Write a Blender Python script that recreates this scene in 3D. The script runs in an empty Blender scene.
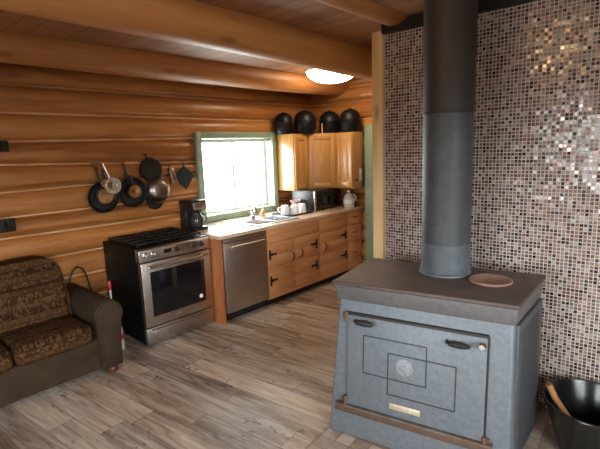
import bpy, bmesh, math, random
from mathutils import Vector, Matrix, noise as mnoise
random.seed(7)
PI = math.pi
sc = bpy.context.scene
COL = sc.collection

# ------------------------------------------------------------------ helpers
class MB:
    """collects shapes in one bmesh"""
    def __init__(s): s.bm = bmesh.new()
    def _bev(s, geom_faces, w, seg):
        edges = list({e for f in geom_faces for e in f.edges})
        bmesh.ops.bevel(s.bm, geom=edges, offset=w, segments=seg, profile=0.5, affect='EDGES', clamp_overlap=True)
    def hexa(s, pts, bev=0, seg=2):
        v = [s.bm.verts.new(p) for p in pts]
        fs = [s.bm.faces.new([v[i] for i in q]) for q in ((0,3,2,1),(4,5,6,7),(0,1,5,4),(1,2,6,5),(2,3,7,6),(3,0,4,7))]
        if bev: s._bev(fs, bev, seg)
        return s
    def box(s, x0, x1, y0, y1, z0, z1, bev=0, seg=2):
        return s.hexa([(x0,y0,z0),(x1,y0,z0),(x1,y1,z0),(x0,y1,z0),(x0,y0,z1),(x1,y0,z1),(x1,y1,z1),(x0,y1,z1)], bev, seg)
    def prism(s, poly, f0, f1, bev=0, seg=2):
        """poly: list of 2D points; f0,f1 map (a,b)->3D for both caps"""
        a = [s.bm.verts.new(f0(*p)) for p in poly]; b = [s.bm.verts.new(f1(*p)) for p in poly]
        n = len(poly); fs = [s.bm.faces.new(a[::-1]), s.bm.faces.new(b)]
        for i in range(n): fs.append(s.bm.faces.new([a[i], a[(i+1)%n], b[(i+1)%n], b[i]]))
        if bev: s._bev(fs, bev, seg)
        return s
    def tube(s, pts, r, seg=10, closed=False):
        P = [Vector(p) for p in pts]; n = len(P)
        R = r if isinstance(r, (list, tuple)) else [r]*n
        rings = []; up = None
        for i in range(n):
            t = (P[(i+1) % n] - P[i-1]) if closed else (P[min(i+1, n-1)] - P[max(i-1, 0)])
            t.normalize()
            if up is None:
                up = Vector((0,0,1)) if abs(t.z) < .9 else Vector((1,0,0))
            a = t.cross(up)
            if a.length < 1e-4: a = t.cross(Vector((0.3,1,0.2)))
            a.normalize(); b = a.cross(t).normalized(); up = b
            rings.append([s.bm.verts.new(P[i] + (a*math.cos(k*2*PI/seg) + b*math.sin(k*2*PI/seg))*R[i]) for k in range(seg)])
        for i in range(n if closed else n-1):
            A, B = rings[i], rings[(i+1) % n]
            for k in range(seg): s.bm.faces.new([A[k], A[(k+1)%seg], B[(k+1)%seg], B[k]])
        if not closed:
            s.bm.faces.new(rings[0][::-1]); s.bm.faces.new(rings[-1])
        return s
    def lathe(s, prof, o=(0,0,0), ax=(0,0,1), seg=28, cap=True):
        """prof: (radius, height) along axis ax from o"""
        o = Vector(o); q = Vector((0,0,1)).rotation_difference(Vector(ax).normalized())
        rings = []
        for r, h in prof:
            if r < 1e-5: rings.append([s.bm.verts.new(o + q @ Vector((0,0,h)))])
            else: rings.append([s.bm.verts.new(o + q @ Vector((r*math.cos(k*2*PI/seg), r*math.sin(k*2*PI/seg), h))) for k in range(seg)])
        for A, B in zip(rings, rings[1:]):
            for k in range(seg):
                k2 = (k+1) % seg
                if len(A) == 1 and len(B) == 1: continue
                if len(A) == 1: s.bm.faces.new([A[0], B[k2], B[k]][::-1])
                elif len(B) == 1: s.bm.faces.new([A[k], A[k2], B[0]])
                else: s.bm.faces.new([A[k], A[k2], B[k2], B[k]])
        if cap:
            if len(rings[0]) > 1: s.bm.faces.new(rings[0][::-1])
            if len(rings[-1]) > 1: s.bm.faces.new(rings[-1])
        return s
    def cyl(s, p0, p1, r, seg=20):
        p0 = Vector(p0); d = Vector(p1) - p0
        return s.lathe([(r,0),(r,d.length)], p0, d, seg)
    def obj(s, name, mat, parent=None, smooth=35, loc=None):
        bmesh.ops.recalc_face_normals(s.bm, faces=s.bm.faces[:])
        me = bpy.data.meshes.new(name); s.bm.to_mesh(me); s.bm.free()
        if smooth:
            for p in me.polygons: p.use_smooth = True
            me.set_sharp_from_angle(angle=math.radians(smooth))
        o = bpy.data.objects.new(name, me); COL.objects.link(o)
        if mat: me.materials.append(mat)
        if parent: o.parent = parent
        if loc: o.location = loc
        return o

def thing(name, label, cat, loc=(0,0,0), rotz=0, group=None):
    o = bpy.data.objects.new(name, None); COL.objects.link(o)
    o.empty_display_size = .05
    o.location = loc; o.rotation_euler = (0,0,rotz)
    o['label'] = label; o['category'] = cat
    if group: o['group'] = group
    return o
def tag(o, label, cat, group=None):
    o['label'] = label; o['category'] = cat
    if group: o['group'] = group
    return o
def struct(o):
    o['kind'] = 'structure'; return o
def dup(root, loc, rotz=None, label=None, group=None):
    r = root.copy(); COL.objects.link(r); r.location = loc
    if rotz is not None: r.rotation_euler = (0,0,rotz)
    if label: r['label'] = label
    if group: r['group'] = group
    for ch in list(root.children):
        c = ch.copy(); COL.objects.link(c); c.parent = r
        for g in list(ch.children):
            d = g.copy(); COL.objects.link(d); d.parent = c
    return r
def arc(c, r, a0, a1, n, f):
    return [f(c[0] + r*math.cos(a0+(a1-a0)*i/n), c[1] + r*math.sin(a0+(a1-a0)*i/n)) for i in range(n+1)]

# ------------------------------------------------------------------ materials
class NT:
    def __init__(s, name):
        s.m = bpy.data.materials.new(name); s.m.use_nodes = True
        s.t = s.m.node_tree; s.b = s.t.nodes['Principled BSDF']; s.out = s.t.nodes['Material Output']
    def n(s, typ, ins=None, **attrs):
        nd = s.t.nodes.new(typ)
        for k, v in attrs.items(): setattr(nd, k, v)
        for k, v in (ins or {}).items(): s.set(nd.inputs[k], v)
        return nd
    def set(s, sock, v):
        if isinstance(v, bpy.types.NodeSocket): s.t.links.new(v, sock)
        else: sock.default_value = v
    def math(s, op, a, b=0.0, c=0.0):
        nd = s.n('ShaderNodeMath', operation=op); s.set(nd.inputs[0], a); s.set(nd.inputs[1], b); s.set(nd.inputs[2], c)
        return nd.outputs[0]
    def vmath(s, op, a, b=(0,0,0)):
        nd = s.n('ShaderNodeVectorMath', operation=op); s.set(nd.inputs[0], a)
        s.set(nd.inputs[1], b); return nd.outputs[0]
    def ramp(s, fac, stops, interp='LINEAR'):
        nd = s.n('ShaderNodeValToRGB'); cr = nd.color_ramp; cr.interpolation = interp
        while len(cr.elements) < len(stops): cr.elements.new(.5)
        for e, (p, c) in zip(cr.elements, stops):
            e.position = p; e.color = (*c, 1) if len(c) == 3 else c
        s.set(nd.inputs[0], fac); return nd.outputs[0]
    def mix(s, f, a, b, mode='MIX'):
        nd = s.n('ShaderNodeMix', data_type='RGBA', blend_type=mode)
        s.set(nd.inputs['Factor'], f)
        s.set(nd.inputs[6], (*a, 1) if isinstance(a, tuple) and len(a) == 3 else a)
        s.set(nd.inputs[7], (*b, 1) if isinstance(b, tuple) and len(b) == 3 else b)
        return nd.outputs[2]
    def p(s, **kw):
        mp = dict(color='Base Color', rough='Roughness', metal='Metallic', coat='Coat Weight', coatr='Coat Roughness', ior='IOR',
                  normal='Normal', trans='Transmission Weight', spec='Specular IOR Level', em='Emission Color', ems='Emission Strength', sheen='Sheen Weight', alpha='Alpha')
        for k, v in kw.items():
            if isinstance(v, tuple) and len(v) == 3: v = (*v, 1)
            s.set(s.b.inputs[mp[k]], v)
        return s
    def bump(s, h, strength=.3, dist=.01):
        return s.n('ShaderNodeBump', {'Height': h, 'Strength': strength, 'Distance': dist}).outputs[0]
    def obj(s): return s.n('ShaderNodeTexCoord').outputs['Object']
    def noise(s, vec, scale, detail=4, rough=.55, dist=0):
        return s.n('ShaderNodeTexNoise', {'Vector': vec, 'Scale': scale, 'Detail': detail, 'Roughness': rough, 'Distortion': dist}).outputs[0]

def plain(name, c, rough=.5, metal=0, coat=0, var=.12, vs=8, bump=0, spec=.5):
    k = NT(name); o = k.obj(); nz = k.noise(o, vs, 4)
    a = tuple(max(0, x*(1-var)) for x in c); b = tuple(min(1, x*(1+var)) for x in c)
    k.p(color=k.ramp(nz, [(.3, a), (.7, b)]), rough=k.math('MULTIPLY_ADD', nz, .16, rough-.08), metal=metal, coat=coat, spec=spec)
    if bump: k.p(normal=k.bump(k.noise(o, vs*6, 3), bump, .004))
    return k.m

def wood(name, stops, axis='X', along=.7, across=9, rough=.42, coat=0.0, knots=.5, attr=False, bump=.12, coatr=.15, dark=(.09,.03,.01), lit_seam=False):
    k = NT(name); o = k.obj()
    sc_ = {'X': (along, across, across), 'Y': (across, along, across), 'Z': (across, across, along)}[axis]
    if attr:
        at = k.n('ShaderNodeAttribute', attribute_name='logid').outputs['Fac']
        cmb = k.n('ShaderNodeCombineXYZ', {'X': k.math('MULTIPLY', at, 37.0), 'Y': k.math('MULTIPLY', at, 11.0), 'Z': 0.0}).outputs[0]
        o = k.vmath('ADD', o, cmb)
    v = k.vmath('MULTIPLY', o, sc_)
    g = k.noise(v, 1.6, 6, .6, .7)
    f = k.noise(k.vmath('MULTIPLY', v, (2.2, 2.2, 2.2)), 3.2, 4, .6, .3)
    fac = k.math('ADD', k.math('MULTIPLY', g, .75), k.math('MULTIPLY', f, .25))
    if attr: fac = k.math('ADD', fac, k.math('MULTIPLY', k.math('SUBTRACT', at, .5), .22))
    col = k.ramp(fac, stops)
    if knots:
        ks = {'X': (1.6, 5, 5), 'Y': (5, 1.6, 5), 'Z': (5, 5, 1.6)}[axis]
        vo = k.n('ShaderNodeTexVoronoi', {'Vector': k.vmath('MULTIPLY', o, ks), 'Scale': 1.0, 'Randomness': 1.0})
        km = k.ramp(vo.outputs['Distance'], [(.05, (1,1,1)), (.15, (0,0,0))])
        col = k.mix(k.math('MULTIPLY', km, knots), col, dark)
    if lit_seam:
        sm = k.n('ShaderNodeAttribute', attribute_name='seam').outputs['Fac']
        col = k.mix(k.math('MULTIPLY', k.ramp(sm, [(.885, (0,0,0)), (.94, (1,1,1))]), k.ramp(k.noise(o, 3.0, 2), [(.35, (.25,.25,.25)), (.6, (.9,.9,.9))])), col, (.72,.47,.25))  # pale lines at the seams: light caught on log edges, painted into the colour
    k.p(color=col, rough=rough, coat=coat, coatr=coatr)
    if bump: k.p(normal=k.bump(f, bump, .004))
    return k.m

M = {}
LOG = [(.25, (.20,.062,.014)), (.48, (.40,.155,.040)), (.75, (.58,.27,.085))]
M['log'] = wood('varnished_log', LOG, 'X', .55, 7, rough=.36, coat=.30, knots=.45, attr=True, coatr=.22, lit_seam=True)
M['log_end'] = wood('varnished_log_endwall', LOG, 'Y', .55, 7, rough=.36, coat=.30, knots=.45, attr=True, coatr=.22, lit_seam=True)
M['beam'] = wood('beam_log', [(.25, (.27,.096,.028)), (.5, (.42,.172,.052)), (.75, (.53,.25,.086))], 'X', .45, 6, rough=.5, coat=.06, knots=.55, attr=True, coatr=.3)
M['oak'] = wood('oak_cabinet', [(.25, (.37,.17,.045)), (.5, (.50,.25,.075)), (.75, (.60,.325,.105))], 'Z', 1.2, 22, rough=.3, coat=1.0, knots=0, coatr=.03)
M['oak_door'] = wood('oak_cabinet_door', [(.25, (.37,.17,.045)), (.5, (.50,.25,.075)), (.75, (.60,.325,.105))], 'Z', 1.2, 22, rough=.35, coat=.5, knots=0, coatr=.16)
M['pine'] = wood('pine_cabinet', [(.25, (.42,.165,.060)), (.5, (.62,.295,.125)), (.75, (.74,.42,.21))], 'X', .9, 10, rough=.4, coat=.15, knots=.7, coatr=.25, dark=(.13,.045,.012))
M['pine_v'] = wood('pine_upright', [(.25, (.38,.13,.035)), (.5, (.52,.20,.06)), (.75, (.62,.28,.09))], 'Z', .9, 10, rough=.4, coat=.1, knots=.6)
M['pine_red'] = wood('reddish_pine_panel', [(.25, (.28,.085,.022)), (.5, (.38,.13,.038)), (.75, (.46,.18,.055))], 'Z', .9, 10, rough=.45, coat=.05, knots=.6)
M['post'] = wood('pale_pine_post', [(.25, (.72,.46,.20)), (.5, (.83,.59,.29)), (.75, (.88,.68,.38))], 'Z', .7, 9, rough=.5, coat=.05, knots=.7, dark=(.35,.17,.05))
M['counter'] = wood('laminate_counter', [(.25, (.52,.35,.235)), (.5, (.61,.43,.30)), (.75, (.68,.50,.37))], 'X', 1.5, 14, rough=.25, coat=.8, knots=0, coatr=.12)
M['pale_wall'] = wood('pale_boards', [(.25, (.34,.16,.06)), (.5, (.45,.23,.09)), (.75, (.56,.31,.13))], 'Y', .6, 5, rough=.5, knots=.3)
M['dark_strip'] = plain('black_strip', (.012,.011,.010), .6)
M['green'] = plain('sage_green_paint', (.27,.37,.27), .42, var=.10, vs=14, coat=.1)
M['white'] = plain('white_plastic', (.78,.78,.76), .35, var=.03)
M['pale_plastic'] = plain('pale_grey_plastic', (.42,.42,.40), .45)
M['vinyl'] = plain('white_vinyl', (.8,.82,.8), .35, var=.03)
M['mug'] = plain('white_glazed_ceramic', (.85,.85,.85), .15, var=.02)
M['pinkcer'] = plain('pink_ceramic', (.55,.36,.38), .25, var=.05)
M['black'] = plain('black_plastic', (.012,.012,.013), .35, var=.2)
M['blackmet'] = plain('black_iron', (.010,.009,.008), .5, metal=0, var=.3, spec=.4)
M['enamel'] = plain('black_enamel', (.006,.006,.007), .42, var=.2, spec=.25)
M['castiron'] = plain('cast_iron_pan', (.016,.014,.013), .42, metal=.2, var=.3)
M['blackglass'] = plain('oven_glass', (.006,.006,.007), .06, var=.1, spec=.5)
M['steel'] = plain('brushed_stainless', (.52,.48,.44), .32, metal=1, var=.08, vs=30)
M['darksteel'] = plain('dark_stainless', (.46,.42,.385), .42, metal=1, var=.06, vs=20)
M['bright_steel'] = plain('bright_sink_steel', (.80,.80,.82), .30, metal=1, var=.04, vs=20)
M['chrome'] = plain('chrome', (.86,.87,.9), .22, metal=1, var=.02)
M['alu'] = plain('polished_pan_base', (.72,.70,.66), .25, metal=1, var=.10, vs=30)
M['copper'] = plain('worn_copper', (.60,.36,.17), .32, metal=1, var=.25, vs=20)
M['rangeblack'] = plain('black_range_enamel', (.006,.0055,.005), .5, var=.2, spec=.15)
M['steel_dull'] = plain('dull_steel', (.34,.30,.28), .33, metal=1, var=.15, vs=12)
M['teal'] = plain('dark_teal_cloth', (.010,.022,.026), .9, var=.3, vs=60)
M['cord'] = plain('black_rubber', (.015,.012,.010), .55)
M['red'] = plain('red_plastic', (.45,.02,.03), .4)
M['paper'] = plain('white_paper', (.75,.75,.73), .7, var=.04)
M['amber'] = plain('amber_soap', (.55,.27,.08), .25, var=.15)
M['ash'] = plain('ash_black_steel', (.006,.008,.008), .22, metal=0, var=.3, spec=.35)
M['handlewood'] = wood('tool_handle_wood', [(.3, (.30,.13,.05)), (.7, (.45,.22,.09))], 'Z', 1, 20, knots=0)
M['trivet'] = plain('pinkish_brown_tile', (.30,.175,.14), .5, var=.18, vs=25)
M['brass'] = plain('worn_name_plate', (.62,.54,.40), .42, metal=.6, var=.15, vs=60)
M['bead'] = plain('dark_beads', (.05,.02,.012), .4)

# wood stove: grey-blue matt steel with rust bloom
def stove_mat(name, c, rust=(.16,.075,.045), lo=.62, hi=.8, rough=.5, metal=.25, sc_=5):
    k = NT(name); o = k.obj()
    n1 = k.noise(o, sc_, 6, .6); n2 = k.noise(o, sc_*7, 4, .6)
    base = k.ramp(n2, [(.3, tuple(x*.82 for x in c)), (.7, tuple(min(1, x*1.14) for x in c))])
    f = k.ramp(k.math('ADD', k.math('MULTIPLY', n1, .8), k.math('MULTIPLY', n2, .2)), [(lo, (0,0,0)), (hi, (1,1,1))])
    k.p(color=k.mix(f, base, rust), rough=k.math('MULTIPLY_ADD', n2, .2, rough-.1), metal=metal, normal=k.bump(n2, .08, .003), spec=.45)
    return k.m
M['stove'] = stove_mat('blue_grey_stove_steel', (.148,.170,.194), rust=(.19,.165,.165), lo=.58, hi=.85)
M['stove_top'] = stove_mat('rusty_stove_top', (.085,.068,.062), rust=(.15,.09,.075), lo=.45, hi=.75, rough=.55, sc_=4)
M['stove_side'] = stove_mat('dark_stove_shield', (.075,.082,.088), rough=.55)
M['stove_skirt'] = stove_mat('brownish_grey_skirt', (.125,.122,.125), rust=(.15,.115,.105), lo=.45, hi=.75, sc_=5)
M['stove_lip'] = stove_mat('worn_ash_lip', (.13,.125,.12), rust=(.12,.065,.04), lo=.42, hi=.58, sc_=12)
M['stove_line'] = plain('dark_groove', (.025,.022,.022), .6)
M['rust'] = stove_mat('rusty_lip', (.09,.07,.06), rust=(.15,.075,.04), lo=.4, hi=.6, sc_=14)
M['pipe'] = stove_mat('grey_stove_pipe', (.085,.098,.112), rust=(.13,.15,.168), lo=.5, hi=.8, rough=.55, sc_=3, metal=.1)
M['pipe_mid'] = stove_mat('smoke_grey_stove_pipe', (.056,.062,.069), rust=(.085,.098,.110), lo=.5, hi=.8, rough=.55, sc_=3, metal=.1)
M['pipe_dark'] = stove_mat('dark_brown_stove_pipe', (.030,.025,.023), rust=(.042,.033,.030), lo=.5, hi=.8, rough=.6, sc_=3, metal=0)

# ceiling boards
def ceiling_mat():
    k = NT('pine_ceiling_boards'); o = k.obj()
    x, y, z = k.n('ShaderNodeSeparateXYZ', {0: o}).outputs
    u = k.math('DIVIDE', x, .135); row = k.math('FLOOR', u); fr = k.math('FRACT', u)
    rnd = k.n('ShaderNodeTexWhiteNoise', {'W': row}, noise_dimensions='1D').outputs[0]
    v = k.n('ShaderNodeCombineXYZ', {'X': k.math('MULTIPLY', x, 16.0), 'Y': k.math('ADD', k.math('MULTIPLY', y, .8), k.math('MULTIPLY', rnd, 30.0)), 'Z': 0.0}).outputs[0]
    g = k.noise(v, 1.8, 5, .6, .5)
    f = k.math('ADD', k.math('MULTIPLY', g, .7), k.math('MULTIPLY', rnd, .3))
    col = k.ramp(f, [(.25, (.20,.075,.032)), (.5, (.29,.125,.052)), (.75, (.38,.18,.08))])
    d = k.math('ABSOLUTE', k.math('SUBTRACT', fr, .5))
    gm = k.math('GREATER_THAN', d, .465)
    col = k.mix(k.math('MULTIPLY', gm, .75), col, (.06,.022,.01))
    k.p(color=col, rough=.5, normal=k.bump(k.math('SUBTRACT', 1.0, gm), .4, .01))
    return k.m
M['ceiling'] = ceiling_mat()

# laminate floor
FLOOR_ROT = math.radians(6)
def floor_mat():
    k = NT('rustic_grey_plank_floor'); o = k.obj()
    ro = k.n('ShaderNodeVectorRotate', {'Vector': o, 'Angle': -FLOOR_ROT}, rotation_type='Z_AXIS').outputs[0]
    x, y, z = k.n('ShaderNodeSeparateXYZ', {0: ro}).outputs
    u = k.math('DIVIDE', k.math('ADD', x, 10.05), .178); row = k.math('FLOOR', u); fu = k.math('FRACT', u)
    r1 = k.n('ShaderNodeTexWhiteNoise', {'W': row}, noise_dimensions='1D').outputs[0]
    w = k.math('DIVIDE', k.math('ADD', k.math('ADD', y, 20.0), k.math('MULTIPLY', r1, 1.9)), 1.5); pl = k.math('FLOOR', w); fw = k.math('FRACT', w)
    idv = k.n('ShaderNodeCombineXYZ', {'X': row, 'Y': pl, 'Z': 0.0}).outputs[0]
    wn = k.n('ShaderNodeTexWhiteNoise', {'Vector': idv}, noise_dimensions='3D')
    r2 = wn.outputs[0]
    off = k.math('MULTIPLY', r2, 40.0)
    gv = k.n('ShaderNodeCombineXYZ', {'X': k.math('MULTIPLY', x, 15.0), 'Y': k.math('ADD', k.math('MULTIPLY', y, 1.5), off), 'Z': off}).outputs[0]
    g = k.noise(gv, 1.3, 7, .62, 1.1)
    sv = k.n('ShaderNodeCombineXYZ', {'X': k.math('MULTIPLY', x, 9.0), 'Y': k.math('ADD', k.math('MULTIPLY', y, 1.1), off), 'Z': 3.0}).outputs[0]
    s2 = k.noise(sv, 1.0, 3, .5, .4)
    fn = k.noise(k.n('ShaderNodeCombineXYZ', {'X': k.math('MULTIPLY', x, 55.0), 'Y': k.math('ADD', k.math('MULTIPLY', y, 5.0), off), 'Z': 0.0}).outputs[0], 1.0, 4, .6)
    f = k.math('ADD', k.math('ADD', k.math('MULTIPLY', g, .50), k.math('MULTIPLY', s2, .28)), k.math('ADD', k.math('MULTIPLY', fn, .10), k.math('MULTIPLY', r2, .15)))
    col = k.ramp(f, [(.32, (.10,.070,.054)), (.43, (.235,.18,.142)), (.53, (.42,.355,.30)), (.66, (.64,.58,.51))])
    warm = k.ramp(wn.outputs[1], [(.2, (1,1,1)), (.8, (1.0,.93,.85))])
    col = k.mix(.9, col, warm, 'MULTIPLY')
    # peppery knot specks on some planks
    kn = k.noise(k.n('ShaderNodeCombineXYZ', {'X': k.math('MULTIPLY', x, 26.0), 'Y': k.math('ADD', k.math('MULTIPLY', y, 14.0), off), 'Z': 1.0}).outputs[0], 1.3, 3, .6)
    area = k.noise(k.n('ShaderNodeCombineXYZ', {'X': k.math('MULTIPLY', x, 5.0), 'Y': k.math('ADD', k.math('MULTIPLY', y, 2.0), off), 'Z': 7.0}).outputs[0], 1.0, 1, .5)
    km = k.math('MULTIPLY', k.ramp(kn, [(.57, (0,0,0)), (.62, (1,1,1))]), k.ramp(area, [(.58, (0,0,0)), (.66, (1,1,1))]))
    col = k.mix(k.math('MULTIPLY', km, .7), col, (.05,.04,.035))
    du = k.math('ABSOLUTE', k.math('SUBTRACT', fu, .5)); dw = k.math('ABSOLUTE', k.math('SUBTRACT', fw, .5))
    gap = k.math('MAXIMUM', k.math('GREATER_THAN', du, .492), k.math('GREATER_THAN', dw, .4985))
    col = k.mix(k.math('MULTIPLY', gap, .75), col, (.04,.03,.024))
    k.p(color=col, rough=k.math('MULTIPLY_ADD', g, .18, .30), normal=k.bump(f, .10, .004), spec=.5)
    return k.m
M['floor'] = floor_mat()

# glass mosaic
def mosaic_mat(p=.0225):
    k = NT('glass_mosaic_tiles'); o = k.obj()
    v = k.vmath('MULTIPLY', o, (0.0, 1/p, 1/p)); v = k.vmath('ADD', v, (0.0, 500.0, 0.0))
    cell = k.vmath('FLOOR', v); fr = k.vmath('FRACTION', v)
    d = k.vmath('ABSOLUTE', k.vmath('SUBTRACT', fr, (0.0, .5, .5)))
    _, dy, dz = k.n('ShaderNodeSeparateXYZ', {0: d}).outputs
    grout = k.math('GREATER_THAN', k.math('MAXIMUM', dy, dz), .405)
    wn = k.n('ShaderNodeTexWhiteNoise', {'Vector': cell}, noise_dimensions='3D')
    wn2 = k.n('ShaderNodeTexWhiteNoise', {'Vector': k.vmath('ADD', cell, (31.0, 7.0, 3.0))}, noise_dimensions='3D')
    col = k.ramp(wn.outputs[0], [(0, (.058,.026,.020)), (.15, (.135,.064,.046)), (.35, (.225,.132,.100)), (.51, (.205,.162,.138)), (.65, (.31,.215,.175)), (.83, (.40,.325,.28)), (.955, (.026,.015,.013))], 'CONSTANT')
    nv = k.vmath('MULTIPLY', k.vmath('SUBTRACT', wn2.outputs[1], (.5,.5,.5)), (0.0, .13, .13))
    geo = k.n('ShaderNodeNewGeometry').outputs['Normal']
    tilt = k.vmath('NORMALIZE', k.vmath('ADD', geo, nv))
    nrm = k.n('ShaderNodeMix', {'Factor': grout, 4: tilt, 5: geo}, data_type='VECTOR').outputs[1]
    h = k.math('SUBTRACT', 1.0, grout)
    k.p(color=k.mix(grout, col, (.56,.52,.50)), rough=k.math('MULTIPLY_ADD', grout, .6, .16), normal=nrm, ior=1.6,
        metal=k.math('MULTIPLY', k.math('LESS_THAN', wn2.outputs[0], .20), k.math('MULTIPLY', h, .55)), spec=.6)
    return k.m
M['mosaic'] = mosaic_mat()

def hearth_mat():
    k = NT('slate_hearth_tiles'); o = k.obj()
    v = k.vmath('MULTIPLY', o, (1/.10, 1/.10, 0.0)); v = k.vmath('ADD', v, (200.0, 200.0, 0.0))
    cell = k.vmath('FLOOR', v); fr = k.vmath('FRACTION', v)
    dx, dy, _ = k.n('ShaderNodeSeparateXYZ', {0: k.vmath('ABSOLUTE', k.vmath('SUBTRACT', fr, (.5,.5,0.0)))}).outputs
    grout = k.math('GREATER_THAN', k.math('MAXIMUM', dx, dy), .46)
    r = k.n('ShaderNodeTexWhiteNoise', {'Vector': cell}, noise_dimensions='3D').outputs[0]
    n = k.noise(o, 18, 5)
    f = k.math('ADD', k.math('MULTIPLY', r, .5), k.math('MULTIPLY', n, .5))
    col = k.ramp(f, [(.25, (.24,.17,.125)), (.5, (.40,.31,.24)), (.75, (.52,.43,.35))])
    k.p(color=k.mix(grout, col, (.20,.16,.13)), rough=.55, normal=k.bump(k.math('SUBTRACT', n, grout), .3, .004))
    return k.m
M['hearth'] = hearth_mat()

# sofa fabrics
def sofa_pattern():
    k = NT('striped_tapestry_upholstery'); o = k.obj()
    x, y, z = k.n('ShaderNodeSeparateXYZ', {0: o}).outputs
    s = k.math('ADD', k.math('SUBTRACT', z, k.math('MULTIPLY', y, 1.0)), 2.0)
    wob = k.noise(o, 9, 2)
    u = k.math('DIVIDE', k.math('ADD', s, k.math('MULTIPLY', wob, .016)), .042)
    row = k.math('FLOOR', u); fr = k.math('FRACT', u)
    r = k.n('ShaderNodeTexWhiteNoise', {'W': row}, noise_dimensions='1D').outputs[0]
    col = k.ramp(r, [(0, (.028,.013,.007)), (.25, (.060,.028,.012)), (.5, (.098,.050,.021)), (.75, (.042,.018,.008))], 'CONSTANT')
    cx = k.math('MULTIPLY', x, 42.0)
    mv = k.n('ShaderNodeCombineXYZ', {'X': cx, 'Y': k.math('MULTIPLY', u, 1.6), 'Z': row}).outputs[0]
    mot = k.noise(mv, 1.0, 2, .5, .8)
    m = k.ramp(mot, [(.5, (0,0,0)), (.56, (1,1,1))])
    col = k.mix(k.math('MULTIPLY', m, .75), col, k.ramp(r, [(0, (.10,.053,.023)), (.5, (.024,.013,.008)), (.8, (.12,.066,.031))], 'CONSTANT'))
    edge = k.math('LESS_THAN', fr, .16)
    col = k.mix(k.math('MULTIPLY', edge, .6), col, (.028,.015,.010))
    k.p(color=col, rough=.9, sheen=.0, normal=k.bump(k.noise(o, 160, 2),   .3, .003), spec=.05)
    return k.m
M['sofapat'] = sofa_pattern()
M['suede'] = plain('brown_suede', (.043,.026,.0145), .9, var=.28, vs=7, bump=.2, spec=.2)
M['feet'] = plain('dark_red_wood_foot', (.09,.028,.015), .3)

def glass_mat():
    k = NT('window_glass')
    tr = k.n('ShaderNodeBsdfTransparent', {'Color': (.97,.98,.97,1)}); gl = k.n('ShaderNodeBsdfGlossy', {'Roughness': .02})
    mx = k.n('ShaderNodeMixShader', {0: .05, 1: tr.outputs[0], 2: gl.outputs[0]})
    k.t.links.new(mx.outputs[0], k.out.inputs[0]); return k.m
M['glass'] = glass_mat()
def clear(name, c, rough=.08, mixf=.35):
    k = NT(name)
    tr = k.n('ShaderNodeBsdfTransparent', {'Color': (*c, 1)})
    k.p(color=c, rough=rough)
    mx = k.n('ShaderNodeMixShader', {0: mixf, 1: tr.outputs[0], 2: k.b.outputs[0]})
    k.t.links.new(mx.outputs[0], k.out.inputs[0]); return k.m
M['jug'] = clear('milky_jug_plastic', (.80,.84,.88), .2, .6)
M['carafe'] = clear('dark_carafe_glass', (.10,.09,.08), .04, .5)
M['lidglass'] = clear('smoky_lid_glass', (.5,.45,.42), .08, .5)
def emis(name, c, s):
    k = NT(name); k.p(color=c, em=c, ems=s, rough=.3); return k.m
LAMP = 15.0
M['lamp_dim'] = emis('softly_lit_opal_glass', (1.0,.66,.34), 9.0)
M['lamp'] = emis('lit_opal_glass', (1.0,.80,.55), LAMP)

# ------------------------------------------------------------------ setting
X0, XE, XM = -4.2, 3.28, 1.15      # left wall, end wall face, mosaic face
YB, YF = .68, -5.6                 # log wall face, wall behind the camera
ZC = 2.65
WX0, WX1, WZ0, WZ1 = 1.235, 2.375, 1.005, 1.915    # clear opening of the kitchen window

def log_wall(name, mat, f, a0, a1, seams, bulge=.095, hole=None, na=48):
    """f(a, depth, z) -> point ; seams: list of (z at a=-.75, z at a=1.05)"""
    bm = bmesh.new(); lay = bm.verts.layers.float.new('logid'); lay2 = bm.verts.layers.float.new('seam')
    TT = [0,.022,.05,.10,.17,.25,.33,.42,.5,.58,.67,.75,.83,.90,.95,.978,1.0]
    for i in range(len(seams)-1):
        rid = random.random(); bl = bulge*random.uniform(.88, 1.1)
        ph = random.uniform(0, 6)
        rows = []
        for j in range(17):
            t = TT[j]; row = []
            for k in range(na+1):
                a = a0 + (a1-a0)*k/na
                q = max(-1.2, min(2.4, (a+.75)/1.8))
                zl = seams[i][0] + (seams[i][1]-seams[i][0])*q; zh = seams[i+1][0] + (seams[i+1][1]-seams[i+1][0])*q
                w = abs(2*t-1)
                d = bl*(1 - min(w, .95)**2.7)**.52 + .006*math.sin(a*2.1+ph)
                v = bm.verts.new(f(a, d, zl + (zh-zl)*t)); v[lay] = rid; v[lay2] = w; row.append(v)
            rows.append(row)
        for j in range(16):
            for k in range(na):
                bm.faces.new([rows[j][k], rows[j][k+1], rows[j+1][k+1], rows[j+1][k]])
    if hole:
        hx0, hx1, hz0, hz1 = hole
        for co, no in (((hx0,0,0),(1,0,0)), ((hx1,0,0),(1,0,0)), ((0,0,hz0),(0,0,1)), ((0,0,hz1),(0,0,1))):
            bmesh.ops.bisect_plane(bm, geom=bm.verts[:]+bm.edges[:]+bm.faces[:], plane_co=co, plane_no=no)
        dead = [x for x in bm.faces if hx0 < x.calc_center_median().x < hx1 and hz0 < x.calc_center_median().z < hz1]
        bmesh.ops.delete(bm, geom=dead, context='FACES')
    return bm

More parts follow.
